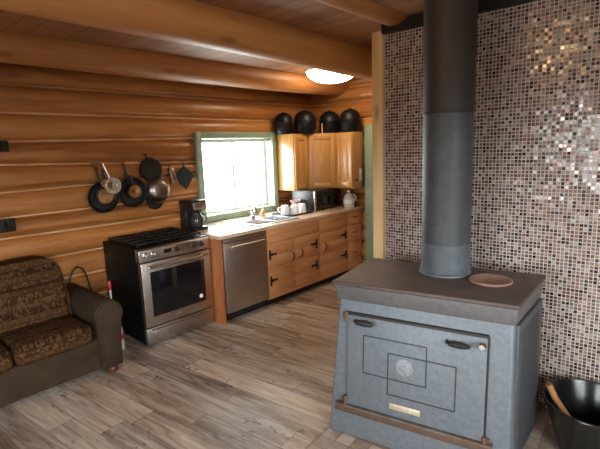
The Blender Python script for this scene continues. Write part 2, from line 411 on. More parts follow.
sc_z = lambda z: 1.761 + (z-1.761)*1.0215
SEAMS = [(-.02,-.02), (.21,.20), (.425,.41), (.653,.63), (.867,.863), (1.095,1.08), (1.268,1.266), (1.482,1.515), (1.714,1.655), (1.899,1.919), (2.139,2.137), (2.368,2.364), (2.545,2.545), (2.75,2.75)]
SEAMS = [(sc_z(a), sc_z(b)) for a, b in SEAMS]
def finish_wall(bm, name, mat, back):
    """thickness behind the logs"""
    mb = MB(); mb.bm.free(); mb.bm = bm
    for b in back: mb.box(*b)
    return struct(mb.obj(name, mat, smooth=40))
# log wall behind the range and counter (window hole)
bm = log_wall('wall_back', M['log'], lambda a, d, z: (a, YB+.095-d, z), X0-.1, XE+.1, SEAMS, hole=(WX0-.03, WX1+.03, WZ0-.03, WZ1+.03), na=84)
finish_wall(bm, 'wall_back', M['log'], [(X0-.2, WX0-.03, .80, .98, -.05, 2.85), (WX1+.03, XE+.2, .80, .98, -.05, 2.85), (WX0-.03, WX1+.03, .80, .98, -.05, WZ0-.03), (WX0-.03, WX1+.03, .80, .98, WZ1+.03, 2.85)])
# end wall of the kitchen
S2 = [(a+.03*((i*37) % 5-2)/4, b) for i, (a, b) in enumerate(SEAMS)]
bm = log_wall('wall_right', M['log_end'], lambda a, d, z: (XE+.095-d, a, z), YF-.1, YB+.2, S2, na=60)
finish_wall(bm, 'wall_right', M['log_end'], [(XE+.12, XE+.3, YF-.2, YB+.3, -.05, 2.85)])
# left wall with a window, wall behind the camera with a window (both out of frame; daylight enters there)
LW = (-3.75, -1.95, .95, 2.10)    # y0,y1,z0,z1
b = MB(); b.box(X0-.2, X0, YF-.2, LW[0], 0, 2.85); b.box(X0-.2, X0, LW[1], YB+.3, 0, 2.85); b.box(X0-.2, X0, LW[0], LW[1], 0, LW[2]); b.box(X0-.2, X0, LW[0], LW[1], LW[3], 2.85)
struct(b.obj('wall_left', M['pale_wall'], smooth=0))
FW = (-3.2, -.6, .90, 2.25)         # x0,x1,z0,z1
b = MB(); b.box(X0-.2, FW[0], YF-.2, YF, 0, 2.85); b.box(FW[1], XE+.3, YF-.2, YF, 0, 2.85); b.box(FW[0], FW[1], YF-.2, YF, 0, FW[2]); b.box(FW[0], FW[1], YF-.2, YF, FW[3], 2.85)
struct(b.obj('wall_front', M['pale_wall'], smooth=0))
# mosaic partition
struct(MB().box(XM, XM+.12, YF, -1.84, 0, 2.66).obj('wall_partition', M['mosaic'], smooth=0))
struct(MB().box(X0-.2, XE+.3, YF-.2, YB+.3, -.12, 0).obj('floor', M['floor'], smooth=0))
struct(MB().box(X0-.2, XE+.3, YF-.2, YB+.3, ZC, ZC+.15).obj('ceiling', M['ceiling'], smooth=0))
# trims: near-black strip over the mosaic, pale post, green door casing
struct(MB().box(XM-.05, XM-.001, -4.2, -1.842, 2.572, 2.66).obj('trim_1', M['dark_strip'], smooth=0))
post = MB().box(XM-.03, XM+.12, -1.838, -1.745, 0, 2.60, .004).obj('trim_2', M['post'])
struct(post)
struct(MB().box(XE-.03, XE+.10, -.37, -.245, 0, 2.04, .006).box(XE-.005, XE+.10, -.41, -.372, 0, 2.0, .004).obj('trim_3', M['green']))
# hearth pad under the stove
hearth = struct(MB().box(-.36, 1.155, -1.75, 0, -.02, .010, .003).obj('trim_4', M['hearth'], loc=(.0, -2.077, 0)))
hearth.rotation_euler = (0, 0, math.radians(4.5))

# windows
def window(name, x0, x1, z0, z1, place, green=True, headrail=False):
    """local frame: x along the wall, y outward (depth), z up; y=0 = inner log face"""
    r = thing(name, '', '')
    del r['label']; del r['category']; r['kind'] = 'structure'
    r.location = place[0]; r.rotation_euler = (0,0,place[1])
    t = .075; g = M['green'] if green else M['post']
    c = MB()
    c.box(x0-t, x0, -.035, .02, z0-t, z1+t, .006); c.box(x1, x1+t, -.035, .02, z0-t, z1+t, .006)
    c.box(x0-.001, x1+.001, -.034, .02, z1, z1+t, .006); c.box(x0-.001, x1+.001, -.034, .02, z0-t, z0, .006)
    c.obj('casing', g, r)
    j = MB(); d = .30
    j.box(x0-.035, x0, .018, d, z0-.035, z1+.035); j.box(x1, x1+.035, .018, d, z0-.035, z1+.035)
    j.box(x0, x1, .018, d, z1, z1+.035); j.box(x0, x1, .018, d, z0-.035, z0)
    j.obj('jamb', g, r)
    s = MB(); y0, y1 = .115, .155; w = .035; xm = (x0+x1)/2
    s.box(x0, x1, y0, y1, z0, z0+w, .003); s.box(x0, x1, y0, y1, z1-w, z1, .003)
    s.box(x0, x0+w, y0, y1, z0+w, z1-w, .003); s.box(x1-w, x1, y0, y1, z0+w, z1-w, .003)
    s.box(xm-.018, xm+.018, y0, y1, z0+w, z1-w, .003)
    s.obj('sash', M['vinyl'], r)
    MB().box(x0+w, xm-.018, .132, .138, z0+w, z1-w).obj('pane', M['glass'], r, smooth=0)
    MB().box(xm+.018, x1-w, .132, .138, z0+w, z1-w).obj('pane', M['glass'], r, smooth=0)
    if headrail:
        MB().box(x0+.006, x1-.006, .03, .065, z1-.05, z1-.012, .004).obj('blind_headrail', M['vinyl'], r)
        MB().lathe([(0,0),(.011,.004),(.013,.014),(.006,.03),(0,.032)], (x1-.03, .05, z1-.36), (0,0,1), 12).tube([(x1-.03,.05,z1-.335),(x1-.03,.05,z1-.05)], .0015, 6).obj('blind_cord', M['vinyl'], r)
    return r
window('window_1', WX0, WX1, WZ0, WZ1, ((0,YB-.005,0), 0), headrail=True)
window('window_2', LW[0]+.035, LW[1]-.035, LW[2]+.035, LW[3]-.035, ((X0,0,0), PI/2))
window('window_3', -(FW[1]-.035), -(FW[0]+.035), FW[2]+.035, FW[3]-.035, ((0,YF,0), PI))

# ceiling beams: peeled logs
def beam(y, z, r0, r1, x0, x1, seed, label, z1=None):
    z1 = z if z1 is None else z1
    rnd = random.Random(seed)
    bm = bmesh.new(); lay = bm.verts.layers.float.new('logid'); n, sg = 60, 28; rings = []; rid = rnd.random()
    for i in range(n+1):
        t = i/n; x = x0+(x1-x0)*t; r = r0+(r1-r0)*t; ring = []
        dy = .012*math.sin(t*5+seed); dz = .008*math.sin(t*7+seed*2)
        for k in range(sg):
            a = 2*PI*k/sg
            rr = r*(1 + .035*mnoise.noise(Vector((x*.9, math.cos(a)*.8+seed, math.sin(a)*.8))))
            v = bm.verts.new((x, y+dy+rr*math.cos(a), z+(z1-z)*max(0,t*1.6-.6)+dz+rr*math.sin(a))); v[lay] = rid; ring.append(v)
        rings.append(ring)
    for A, B in zip(rings, rings[1:]):
        for k in range(sg): bm.faces.new([A[k], A[(k+1)%sg], B[(k+1)%sg], B[k]])
    bm.faces.new(rings[0]); bm.faces.new(rings[-1][::-1])
    mb = MB(); mb.bm.free(); mb.bm = bm
    return tag(mb.obj('ceiling_beam', M['beam'], smooth=50), label, 'beam', 'round log beams under the ceiling')
beam(-1.95, 2.745, .15, .145, X0, XM+.2, 1, 'round log ceiling beam ending above the pale post and stove pipe')
beam(-1.20, 2.600, .145, .165, X0, XE+.1, 2, 'thick round log ceiling beam crossing just in front of the lit lamp', 2.545)
beam(.20, 2.603, .15, .145, X0, XE+.1, 3, 'round log ceiling beam behind the lamp along the back log wall')

# ------------------------------------------------------------------ ceiling lamp
def ceiling_lamp(loc, label, r=.25, mat='lamp'):
    t = thing('ceiling_lamp', label, 'lamp', loc, group='dome lamps on the ceiling')
    MB().lathe([(r*1.04,0),(r*1.04,-.025),(r*.98,-.03)], (0,0,0), (0,0,1), 40).obj('base_plate', M['white'], t)
    MB().lathe([(r,-.028)] + [(r*math.cos(a), -.03-.125*math.sin(a)) for a in [i*PI/2/9 for i in range(1,9)]] + [(0,-.155)], (0,0,0), (0,0,1), 40, cap=False).obj('glass_dome', M[mat], t)
    return t
lamp = ceiling_lamp((2.36,-.40,ZC), 'glowing white dome lamp on the ceiling between two log beams', .29)
ceiling_lamp((-.55,-2.60,ZC), 'lit dome lamp on the ceiling in front of the wood stove', .20, 'lamp_dim')

# ------------------------------------------------------------------ gas range
t = thing('gas_range', 'black and stainless gas range with oven standing against the log wall', 'stove', (-.016,-.02,0))
MB().box(.004,.756,.03,.692,.022,.905,.004).obj('body', M['rangeblack'], t)
for x in (.05,.71):
    for y in (.07,.60): MB().cyl((x,y,0),(x,y,.04),.02,12).obj('levelling_foot', M['black'], t)
cp = MB().prism([(-.012,.800),(.05,.800),(.05,.918),(.012,.918),(-.008,.905)], lambda a,b:(0,a,b), lambda a,b:(.76,a,b), .003).obj('control_panel', M['steel'], t)
for x in (.065,.145,.385,.58,.665):
    MB().lathe([(.026,0),(.026,.006),(.021,.008),(.018,.028),(.014,.031),(0,.031)], (x,-.010,.860), (0,-1,.05), 18).box(x-.0035,x+.0035,-.046,-.018,.842,.878,.002).obj('knob', M['steel'] if x < .2 else M['black'], cp)
MB().box(.25,.33,-.0135,-.008,.845,.880,.001).obj('display', M['blackglass'], cp)
od = MB().box(.006,.754,-.022,.03,.185,.790,.005).obj('oven_door', M['steel'], t)
MB().box(.085,.675,-.0255,-.020,.275,.700,.004).obj('oven_window', M['blackglass'], od)
MB().tube([(.06,-.068,.752),(.70,-.068,.752)], .013, 14).cyl((.075,-.068,.752),(.075,-.02,.752),.009,10).cyl((.685,-.068,.752),(.685,-.02,.752),.009,10).obj('door_handle', M['steel'], od)
MB().lathe([(.021,0),(.021,.0012),(0,.0012)], (.615,-.0256,.335), (0,-1,0), 24).obj('round_disc', M['paper'], od)  # small pale disc on the oven window
MB().box(.315,.445,-.0245,-.021,.222,.242,.001).obj('badge', M['alu'], od)
dw = MB().box(.006,.754,-.020,.03,.018,.175,.004).obj('storage_drawer', M['steel'], t)
MB().prism([(-.040,.138),(-.018,.132),(-.018,.158),(-.036,.150)], lambda a,b:(.05,a,b), lambda a,b:(.71,a,b), .002).obj('drawer_handle', M['steel'], dw)
MB().box(.002,.758,.010,.694,.905,.925,.004).obj('cooktop', M['rangeblack'], t)
for gx0, gx1 in ((.03,.265),(.275,.485),(.495,.73)):
    g = MB()
    for x in (gx0, gx1-.012, (gx0+gx1)/2-.006): g.box(x,x+.012,.07,.62,.945,.962,.003)
    for y in (.07,.20,.34,.48,.608): g.box(gx0,gx1,y,y+.012,.945,.962,.003)
    for x in (gx0, gx1-.012):
        for y in (.07,.608): g.box(x,x+.012,y,y+.012,.924,.947)
    g.obj('grate', M['blackmet'], t)
for x, y in ((.15,.20),(.15,.49),(.38,.345),(.61,.20),(.61,.49)):
    MB().lathe([(.05,0),(.05,.008),(.035,.010),(.035,.018),(0,.019)], (x,y,.925), (0,0,1), 20).obj('burner', M['blackmet'], t)

# ------------------------------------------------------------------ base cabinets, dishwasher, counter
YC = -.165     # face frame plane of base units
CZ = .93
tag(MB().box(.768,.802,YC,.62,.0,CZ-.038,.003).obj('cabinet_end_panel', M['pine_red']), 'upright reddish pine end panel between range and dishwasher', 'panel')

t = thing('dishwasher', 'dark stainless dishwasher built in under the counter beside the end panel', 'dishwasher', (.806,YC,0))
MB().box(.002,.594,.02,.58,.10,.885).obj('tub_housing', M['black'], t)
MB().box(.01,.59,.06,.56,.0,.10).obj('toe_kick', M['black'], t)
d = MB().box(.002,.594,-.025,.02,.105,.845,.006).obj('door', M['darksteel'], t)
MB().box(.002,.594,-.025,.02,.849,.885,.004).obj('control_strip', M['darksteel'], t)
MB().tube([(.07,-.065,.800),(.525,-.065,.800)], .011, 12).cyl((.09,-.065,.80),(.09,-.02,.80),.008,10).cyl((.505,-.065,.80),(.505,-.02,.80),.008,10).obj('handle', M['steel'], d)
MB().box(.40,.50,-.0265,-.024,.165,.180,.001).obj('badge', M['alu'], d)

def hinge(parent, x, z, dirx, y=-.019):
    """black iron T-strap hinge: upright leaf and tapering strap"""
    s = dirx
    m = MB().box(x-.012, x+.012, y-.006, y, z-.055, z+.055, .002)
    pts = [(0,.020),(.075,.008),(.092,.017),(.110,0),(.092,-.017),(.075,-.008),(0,-.020)]
    if s < 0: pts = [(-a,b) for a,b in pts][::-1]
    m.prism([(x+a, z+b) for a,b in pts], lambda a,b:(a,y-.005,b), lambda a,b:(a,y,b))
    m.cyl((x-.0,y-.010,z-.058),(x-.0,y-.010,z+.058),.006,8)
    return m.obj('hinge', M['blackmet'], parent)
def pull(parent, x, z, bow=.022, y=-.019, vert=True, ln=.075):
    """curved dark iron pull"""
    n = 8; pts = []
    for i in range(n+1):
        q = -1+2*i/n
        if vert: pts.append((x+bow*(1-q*q)*.9, y-.026*(1-q**4)-.002, z+q*ln*.75))
        else: pts.append((x+q*ln*.75, y-.026*(1-q**4)-.002, z-bow*.4*(1-q*q)))
    return MB().tube(pts, [.004+.003*math.sin(PI*i/n) for i in range(n+1)], 8).obj('pull_handle', M['bead'], parent)
def door_panel(x0, x1, z0, z1, boards=0, mat=None, name='door', parent=None, y=-.019):
    m = MB()
    if boards:
        h = (z1-z0)/boards
        for i in range(boards): m.box(x0, x1, y, 0, z0+i*h+.0002, z0+(i+1)*h-.0002, .0015)
    else: m.box(x0, x1, y, 0, z0, z1, .004)
    return m.obj(name, mat or M['pine'], parent)
def carcass(x0, x1, t, yb=.70):
    m = MB(); w = x1-x0
    m.box(0,.018,.0,yb,.10,CZ-.04); m.box(w-.018,w,.0,yb,.10,CZ-.04); m.box(.018,w-.018,0,yb,.10,.118); m.box(.018,w-.018,yb-.012,yb,.118,CZ-.04)
    m.obj('carcass', M['pine_v'], t)
    MB().box(0,w,.055,.075,0,.10).obj('toe_kick', M['blackmet'], t)
# sink unit
x0, x1 = 1.405, 2.315
t = thing('base_cabinet', 'pine sink cabinet with two doors and black strap hinges', 'cabinet', (x0,YC,0), group='pine base cabinets')
carcass(x0, x1, t)
w = x1-x0
MB().box(0,w,-.004,.015,.855,CZ-.04).box(0,.022,-.004,.015,.10,.855).box(w-.022,w,-.004,.015,.10,.855).obj('face_frame', M['pine'], t)
MB().box(.006,w-.006,-.019,-.004,.732,.889,.003).obj('false_front', M['pine'], t)
d = door_panel(.006,w/2-.001,.138,.729,4,parent=t); hinge(d,.038,.60,1); hinge(d,.038,.30,1); pull(d,w/2-.065,.52)
d = door_panel(w/2+.001,w-.006,.138,.729,4,parent=t); hinge(d,w-.062,.585,-1); hinge(d,w-.062,.315,-1); pull(d,w/2+.085,.535)
MB().box(0,w,-.012,.012,.085,.135,.003).obj('base_rail', M['pine'], t)
# middle unit
x0, x1 = 2.317, 2.925; w = x1-x0
t = thing('base_cabinet', 'pine cabinet with one hinged door between sink cabinet and drawers', 'cabinet', (x0,YC,0), group='pine base cabinets')
carcass(x0, x1, t)
MB().box(0,w,-.004,.015,.835,CZ-.04).box(0,.035,-.004,.015,.10,.835).box(w-.03,w,-.004,.015,.10,.835).box(.035,w-.03,-.004,.015,.685,.71).obj('face_frame', M['pine'], t)
MB().box(.006,w-.006,-.019,-.004,.705,.889,.003).obj('drawer', M['pine'], t)
d = door_panel(.006,w-.006,.138,.688,4,parent=t); hinge(d,w-.06,.60,-1); hinge(d,w-.06,.325,-1); pull(d,.085,.515)
MB().box(0,w,-.012,.012,.085,.135,.003).obj('base_rail', M['pine'], t)
# drawer unit
x0, x1 = 2.927, 3.262; w = x1-x0
t = thing('base_cabinet', 'narrow pine cabinet with three drawers at the end wall', 'cabinet', (x0,YC,0), group='pine base cabinets')
carcass(x0, x1, t)
MB().box(0,w,-.004,.015,.865,CZ-.04).box(0,.02,-.004,.015,.10,.865).box(w-.02,w,-.004,.015,.10,.865).obj('face_frame', M['pine'], t)
for z0, z1 in ((.705,.889),(.472,.702),(.138,.469)):
    d = door_panel(.004,w-.004,z0,z1,0,name='drawer',parent=t); pull(d,w/2-.03,(z0+z1)/2+.02,vert=False,ln=.06)
MB().box(0,w,-.012,.012,.085,.135,.003).obj('base_rail', M['pine'], t)

# counter with a cut-out for the sink
SX0, SX1, SY0, SY1 = 1.40, 2.02, -.085, .33
c = MB(); cy0, cy1, cx0, cx1, z0, z1 = YC-.03, .70, .765, 3.27, CZ-.038, CZ
c.box(cx0,SX0,cy0,cy1,z0,z1,.004); c.box(SX1,cx1,cy0,cy1,z0,z1,.004); c.box(SX0-.003,SX1+.003,cy0,SY0,z0,z1,.004); c.box(SX0-.003,SX1+.003,SY1,cy1,z0,z1,.004)
tag(c.obj('countertop', M['counter']), 'long tan laminate counter running from the range to the end wall', 'counter')
# sink
t = thing('kitchen_sink', 'double stainless sink set in the counter below the window', 'sink', (SX0,SY0,CZ))
w, dp = SX1-SX0, SY1-SY0; m = MB()
r = .022
m.box(-r,w+r,-r,.018,.0005,.008,.003); m.box(-r,w+r,dp-.05,dp+r,.0005,.008,.003); m.box(-r,.018,.018,dp-.05,.0005,.008,.003); m.box(w-.018,w+r,.018,dp-.05,.0005,.008,.003); m.box(w/2-.018,w/2+.018,.018,dp-.05,.0005,.008,.003)
m.obj('rim', M['bright_steel'], t)
for a, b_ in ((.018,w/2-.018),(w/2+.018,w-.018)):
    bs = MB(); e = .004; y0_, y1_, zb = .018, dp-.05, -.17
    bs.box(a-e,a,y0_,y1_,zb,.003); bs.box(b_,b_+e,y0_,y1_,zb,.003); bs.box(a-e,b_+e,y0_-e,y0_,zb,.003); bs.box(a-e,b_+e,y1_,y1_+e,zb,.003); bs.box(a-e,b_+e,y0_-e,y1_+e,zb-e,zb)
    bs.lathe([(.04,.001),(.04,.003),(0,.002)], ((a+b_)/2,(y0_+y1_)/2,zb), (0,0,1), 18)
    bs.obj('basin', M['bright_steel'], t)
# faucet
t = thing('faucet', 'low chrome kitchen faucet standing behind the sink', 'faucet', (1.655,.305,CZ+.008))
MB().lathe([(.036,0),(.034,.012),(.026,.022),(.023,.06),(.027,.066),(.025,.095),(0,.105)], (0,0,0), (0,0,1), 20).obj('body', M['chrome'], t)
MB().tube([(0,0,.06),(-.015,-.02,.125),(-.045,-.07,.165),(-.075,-.12,.17),(-.10,-.165,.145),(-.108,-.18,.10)], [.018,.017,.016,.016,.016,.018], 12).obj('spout', M['chrome'], t)
MB().tube([(.0,0,.092),(.06,.012,.125),(.16,.025,.175)], [.014,.012,.013], 10).obj('lever', M['chrome'], t)
t = thing('soap_bottle', 'small amber soap bottle behind the sink beside the faucet', 'bottle', (1.90,.385,CZ))
MB().lathe([(.026,0),(.029,.006),(.029,.055),(.022,.070),(.012,.076),(.012,.084),(0,.084)], (0,0,0), (0,0,1), 20).obj('bottle', M['amber'], t)
MB().lathe([(.014,.082),(.014,.095),(.006,.098),(.006,.112),(0,.112)], (0,0,0), (0,0,1), 14).obj('cap', M['white'], t)

# drying tray with cups
t = thing('dish_drainer', 'black dish drainer tray on the counter in front of the microwave', 'dish rack', (2.05,.045,CZ))
m = MB(); W_, D_ = .42, .34
m.box(0,W_,0,D_,0,.010,.003)
for a in ((0,W_,0,.010),(0,W_,D_-.010,D_),(0,.010,0,D_),(W_-.010,W_,0,D_)): m.box(*a,.008,.018,.003)
m.obj('tray', M['black'], t)
m = MB()
for k in range(7):
    x = .04+.057*k
    m.tube([(x,.215,.012),(x,.215,.080),(x,D_-.012,.085),(x,D_-.012,.012)], .0022, 6)
for y in (.215,.328): m.tube([(.01,y,.078),(W_-.01,y,.078)], .0025, 6)
m.obj('wire_rack', M['black'], t)
def cup(x, y, rot, label, mat=None, s=1.0, upside=True, z=CZ+.0105):
    t = thing('mug', label, 'mug', (x,y,z), rot, 'cups on the dish drainer')
    pr = [(.030,.0),(.036,.004),(.040,.05),(.041,.092),(.038,.092),(.036,.05),(.032,.010),(0,.008)]
    if upside: pr = [(r_, .095-h) for r_, h in [(.0,.0),(.022,.0),(.036,.004),(.042,.05),(.043,.095),(.040,.095),(.038,.05),(.032,.012),(0,.010)]]
    MB().lathe([(r_*s, h*s) for r_, h in pr], (0,0,0), (0,0,1), 24, cap=False).obj('cup_body', mat or M['mug'], t)
    MB().tube([((.038+.030*math.sin(a))*s, 0, (.048-.026*math.cos(a))*s) for a in [i*PI/8 for i in range(9)]], .0055*s, 8).obj('handle', mat or M['mug'], t)
    return t
cup(2.115,.205,2.4, 'white mug upside down at the left end of the dish drainer', s=1.3)
cup(2.205,.115,2.8, 'white mug upside down in the middle front of the dish drainer', s=1.3)
cup(2.36,.135,.3, 'white mug upside down at the right end of the dish drainer', s=1.25)
b = MB().lathe([(.030,0),(.045,.02),(.075,.065),(.072,.067),(.042,.024),(0,.010)], (0,0,0), (0,0,1), 28, cap=False).obj('bowl', M['pinkcer'], loc=(2.43,.31,CZ+.088))
tag(b, 'pinkish bowl at the back of the dish drainer behind the mugs', 'bowl')

# microwave
t = thing('microwave', 'black microwave oven on the counter below the corner cabinet', 'microwave', (2.535,.085,CZ), math.radians(2))
MB().box(0,.535,.012,.37,.012,.275,.006).obj('casing', M['black'], t)
for x in (.04,.49):
    for y in (.05,.33): MB().cyl((x,y,0),(x,y,.014),.015,10).obj('foot', M['black'], t)
d = MB().box(.004,.405,-.012,.012,.016,.271,.006).obj('door', M['black'], t)
MB().box(.05,.345,-.014,-.010,.055,.235,.003).obj('door_window', M['blackglass'], d)
MB().box(.002,.034,-.022,-.011,.016,.271,.004).obj('door_edge_handle', M['alu'], d)
MB().box(.409,.531,-.010,.012,.016,.271,.004).obj('control_panel', M['blackglass'], t)
# water jug
t = thing('water_jug', 'clear plastic water jug standing near the right end of the counter', 'jug', (3.11,-.075,CZ))
MB().lathe([(.066,0),(.074,.006),(.076,.12),(.070,.150),(.045,.185),(.020,.202),(.019,.222),(0,.222)], (0,0,0), (0,0,1), 28).obj('body', M['jug'], t)
MB().tube([(.03,-.045,.185),(.045,-.07,.165),(.048,-.082,.13),(.045,-.079,.09)], .011, 8).obj('handle', M['jug'], t)
MB().lathe([(.022,.216),(.022,.236),(0,.236)], (0,0,0), (0,0,1), 18).obj('cap', M['white'], t)
MB().lathe([(.0772,.055),(.0772,.115)], (0,0,0), (0,0,1), 28, cap=False).obj('label_band', M['paper'], t)
# coffee maker
t = thing('coffee_maker', 'black drip coffee maker on the counter left of the window', 'coffee maker', (.785,.27,CZ), math.radians(0))
MB().box(0,.19,0,.25,0,.035,.01).box(.0,.19,.14,.25,.03,.22,.012).obj('base_and_tower', M['black'], t)
hd = MB().box(0,.19,.0,.25,.215,.325,.014).obj('brew_head', M['black'], t)
MB().box(.012,.178,-.004,.002,.228,.305,.004).obj('steel_band', M['steel'], hd)
MB().lathe([(.055,.037),(.068,.05),(.070,.11),(.058,.155),(.046,.175),(.046,.19),(0,.19)], (.095,.072,0), (0,0,1), 24).obj('carafe', M['carafe'], t)
MB().tube([(.13,.02,.175),(.155,-.01,.165),(.16,-.015,.11),(.145,.005,.075)], .008, 8).obj('carafe_handle', M['black'], t)

# ------------------------------------------------------------------ upper cabinets
UZ0, UZ1 = 1.205, 1.952
def raised_door(t, org, ux, w, h, name='door', knob=None, mat=None):
    """door whose front looks along normal n = ux rotated -90deg; org = lower left corner on the face"""
    ux = Vector(ux).normalized(); n = Vector((ux.y, -ux.x, 0)); o = Vector(org)
    P = lambda a, b_, c_: tuple(o + ux*a + n*c_ + Vector((0,0,b_)))
    def hx(m, a0, a1, b0, b1, c0, c1, bev): m.hexa([P(a0,b0,c1),P(a1,b0,c1),P(a1,b0,c0),P(a0,b0,c0),P(a0,b1,c1),P(a1,b1,c1),P(a1,b1,c0),P(a0,b1,c0)], bev)
    m = MB(); s = min(.058, w*.24)
    hx(m,0,s,0,h,0,.020,.003); hx(m,w-s,w,0,h,0,.020,.003); hx(m,s,w-s,0,s,0,.020,.003); hx(m,s,w-s,h-s,h,0,.020,.003)
    d = m.obj(name, mat or M['oak_door'], t)
    m = MB(); hx(m,s-.004,w-s+.004,s-.004,h-s+.004,0,.010,0); hx(m,s+.014,w-s-.014,s+.014,h-s-.014,.008,.0185,.009)
    m.obj('raised_panel', mat or M['oak_door'], d)
    if knob:
        q = P(knob[0], knob[1], .020); 
        MB().lathe([(.007,0),(.007,.010),(.014,.016),(.014,.022),(0,.026)], q, n, 14).obj('knob', M['bead'], d)
    return d
CAX0, CAX1, UYF = 2.455, 2.735, .335
CCX, CCY = 3.013, .055
YE = -.225
t = thing('wall_cabinet', 'narrow oak wall cabinet beside the window reflecting its light', 'cabinet', (0,0,0), group='oak wall cabinets')
MB().box(CAX0,CAX1-.001,UYF+.0,.655,UZ0,UZ1,.002).obj('carcass', M['oak'], t)
raised_door(t, (CAX0+.012,UYF,UZ0+.02), (1,0,0), CAX1-CAX0-.024, UZ1-UZ0-.045)
t = thing('corner_cabinet', 'oak corner wall cabinet with its door set diagonally above the microwave', 'cabinet', (0,0,0), group='oak wall cabinets')
MB().prism([(CAX1+.001,.655),(CAX1+.001,UYF),(CCX,CCY+.001),(XE-.01,CCY+.001),(XE-.01,.655)], lambda a,b:(a,b,UZ0), lambda a,b:(a,b,UZ1), .002).obj('carcass', M['oak'], t)
L = math.hypot(CCX-CAX1, CCY-UYF); ux = Vector((CCX-CAX1, CCY-UYF, 0)).normalized()
raised_door(t, Vector((CAX1,UYF,UZ0+.02))+ux*.018, ux, L-.036, UZ1-UZ0-.045)
t = thing('wall_cabinet', 'oak wall cabinet on the end wall above the water jug', 'cabinet', (0,0,0), group='oak wall cabinets')
MB().box(CCX,XE-.012,YE,CCY-.001,UZ0,UZ1,.002).obj('carcass', M['oak'], t)
raised_door(t, (CCX,CCY-.014,UZ0+.02), (0,-1,0), CCY-YE-.026, UZ1-UZ0-.045)
MB().lathe([(.008,0),(.008,.012),(.016,.018),(.016,.026),(0,.03)], (CCX+.05,YE,1.32), (0,-1,0), 14).obj('knob', M['bead'], t)
tag(MB().box(3.15,3.215,YE-.0035,YE-.0005,1.30,1.46,.0005).obj('note', M['paper']), 'white paper note fixed to the side of the end wall cabinet', 'paper')
m = MB()
rr = random.Random(5)
for k in range(13):
    m.lathe([(0,-.012),(.010,-.007),(.012,0),(.010,.007),(0,.012)], (3.236+.006*rr.uniform(-1,1), YE-.013, 1.235+.022*k), (0,0,1), 10)
m.tube([(3.236,YE-.013,1.22),(3.236,YE-.013,1.56),(3.236,YE-.001,1.565)], .002, 6)
tag(m.obj('bead_string', M['bead']), 'dark string of beads hanging on the cabinet side by the green casing', 'beads')

# black pots on top of the wall cabinets
def pot(x, y, s, label, rot=0, sq=1.0):
    t = thing('lidded_pot', label, 'pot', (x,y,UZ1+.001), rot, 'black pots on the wall cabinets')
    MB().lathe([(.112*s,0),(.126*s,.006),(.145*s,.045*s*sq),(.152*s,.10*s*sq),(.150*s,.130*s*sq),(.154*s,.133*s*sq),(.154*s,.140*s*sq)], (0,0,0), (0,0,1), 36).obj('pot_body', M['enamel'], t)
    MB().lathe([(.153*s,.141*s*sq),(.151*s,.160*s*sq),(.140*s,.200*s*sq),(.115*s,.236*s*sq),(.070*s,.262*s*sq),(.022*s,.270*s*sq),(.022*s,.276*s*sq),(.020*s,.280*s*sq),(0,.282*s*sq)], (0,0,0), (0,0,1), 36).obj('lid', M['enamel'], t)
    for q in (-1,1):
        MB().tube([(q*.143*s,-.035*s,.125*s*sq),(q*.165*s,-.028*s,.130*s*sq),(q*.172*s,0,.131*s*sq),(q*.165*s,.028*s,.130*s*sq),(q*.143*s,.035*s,.125*s*sq)], .006*s, 8).obj('handle', M['enamel'], t)
    return t
pot(2.51,.545,.80,'black lidded pot on the cabinet next to the window, left of the larger pot', 1.57, 1.32)
pot(2.745,.37,.99,'large black lidded pot over the seam of first and corner cabinets', 1.2, 1.14)
pot(3.085,.215,.95,'black lidded pot standing on the right of the thin stick', 1.0, 1.16)
pot(3.125,-.105,.94,'black lidded pot at the far right end above the end wall cabinet', 1.57, 1.2)
st = MB().tube([(0,0,.002),(.004,.004,.08),(0,.002,.135)], [.007,.006,.008], 8).obj('wooden_stick', M['post'], loc=(2.93,.225,UZ1))
tag(st, 'short pale wooden stick standing upright between the black pots', 'stick')

# ------------------------------------------------------------------ hanging cookware
WY = .60
def skillet(name, label, x, z, r, hx, hz, inner, outer, y=WY, depth=.045, handle=None, cat='pan', group='pans hanging on the log wall', bottom=False):
    """pan hanging against the wall (its mouth faces the room unless bottom=True); handle end at (hx,hz)"""
    t = thing(name, label, cat, (x,y,z), group=group)
    ax = (0,-1,0); y0 = .0
    if bottom:   # base faces the room
        MB().lathe([(r,0),(r*.99,depth*.5),(r*.94,depth),(r*.90,depth+.004),(0,depth+.004)], (0,0,0), ax, 36).obj('pan_body', outer, t)
        MB().lathe([(r*.86,0),(r*.86,.002),(r*.45,.003),(r*.43,.0022),(0,.0022)], (0,-depth-.004,0), ax, 36).obj('base_disc', inner, t)
    else:
        MB().lathe([(0,0),(r*.78,0),(r*.86,.006),(r*.99,depth),(r*1.02,depth),(r*.985,depth+.001),(r*.82,.010),(r*.76,.006),(0,.006)], (0,0,0), ax, 36).obj('pan_body', outer, t)
        MB().lathe([(r*.745,.0062),(r*.74,.0075),(0,.0075)], (0,0,0), ax, 36).obj('cooking_surface', inner, t)
    dx, dz = hx-x, hz-z; L = math.hypot(dx,dz); ux_, uz_ = dx/L, dz/L
    yy = -depth*.85
    pts = [(ux_*q, yy*(1-.3*((q-r*.93)/max(.01,L-r*.93))), uz_*q) for q in (r*.93, r*.93+(L-r*.93)*.35, r*.93+(L-r*.93)*.75, L)]
    MB().tube(pts, [.008,.010,.012,.009], 10).obj('handle', handle or M['blackmet'], t)
    MB().tube([(dx-.004,yy*.7-.012,dz-.018),(dx,yy*.7-.016,dz-.028),(dx,-.002,dz-.006),(dx,.71-y,dz)], .0035, 6).obj('wall_hook', M['blackmet'], t)
    return t
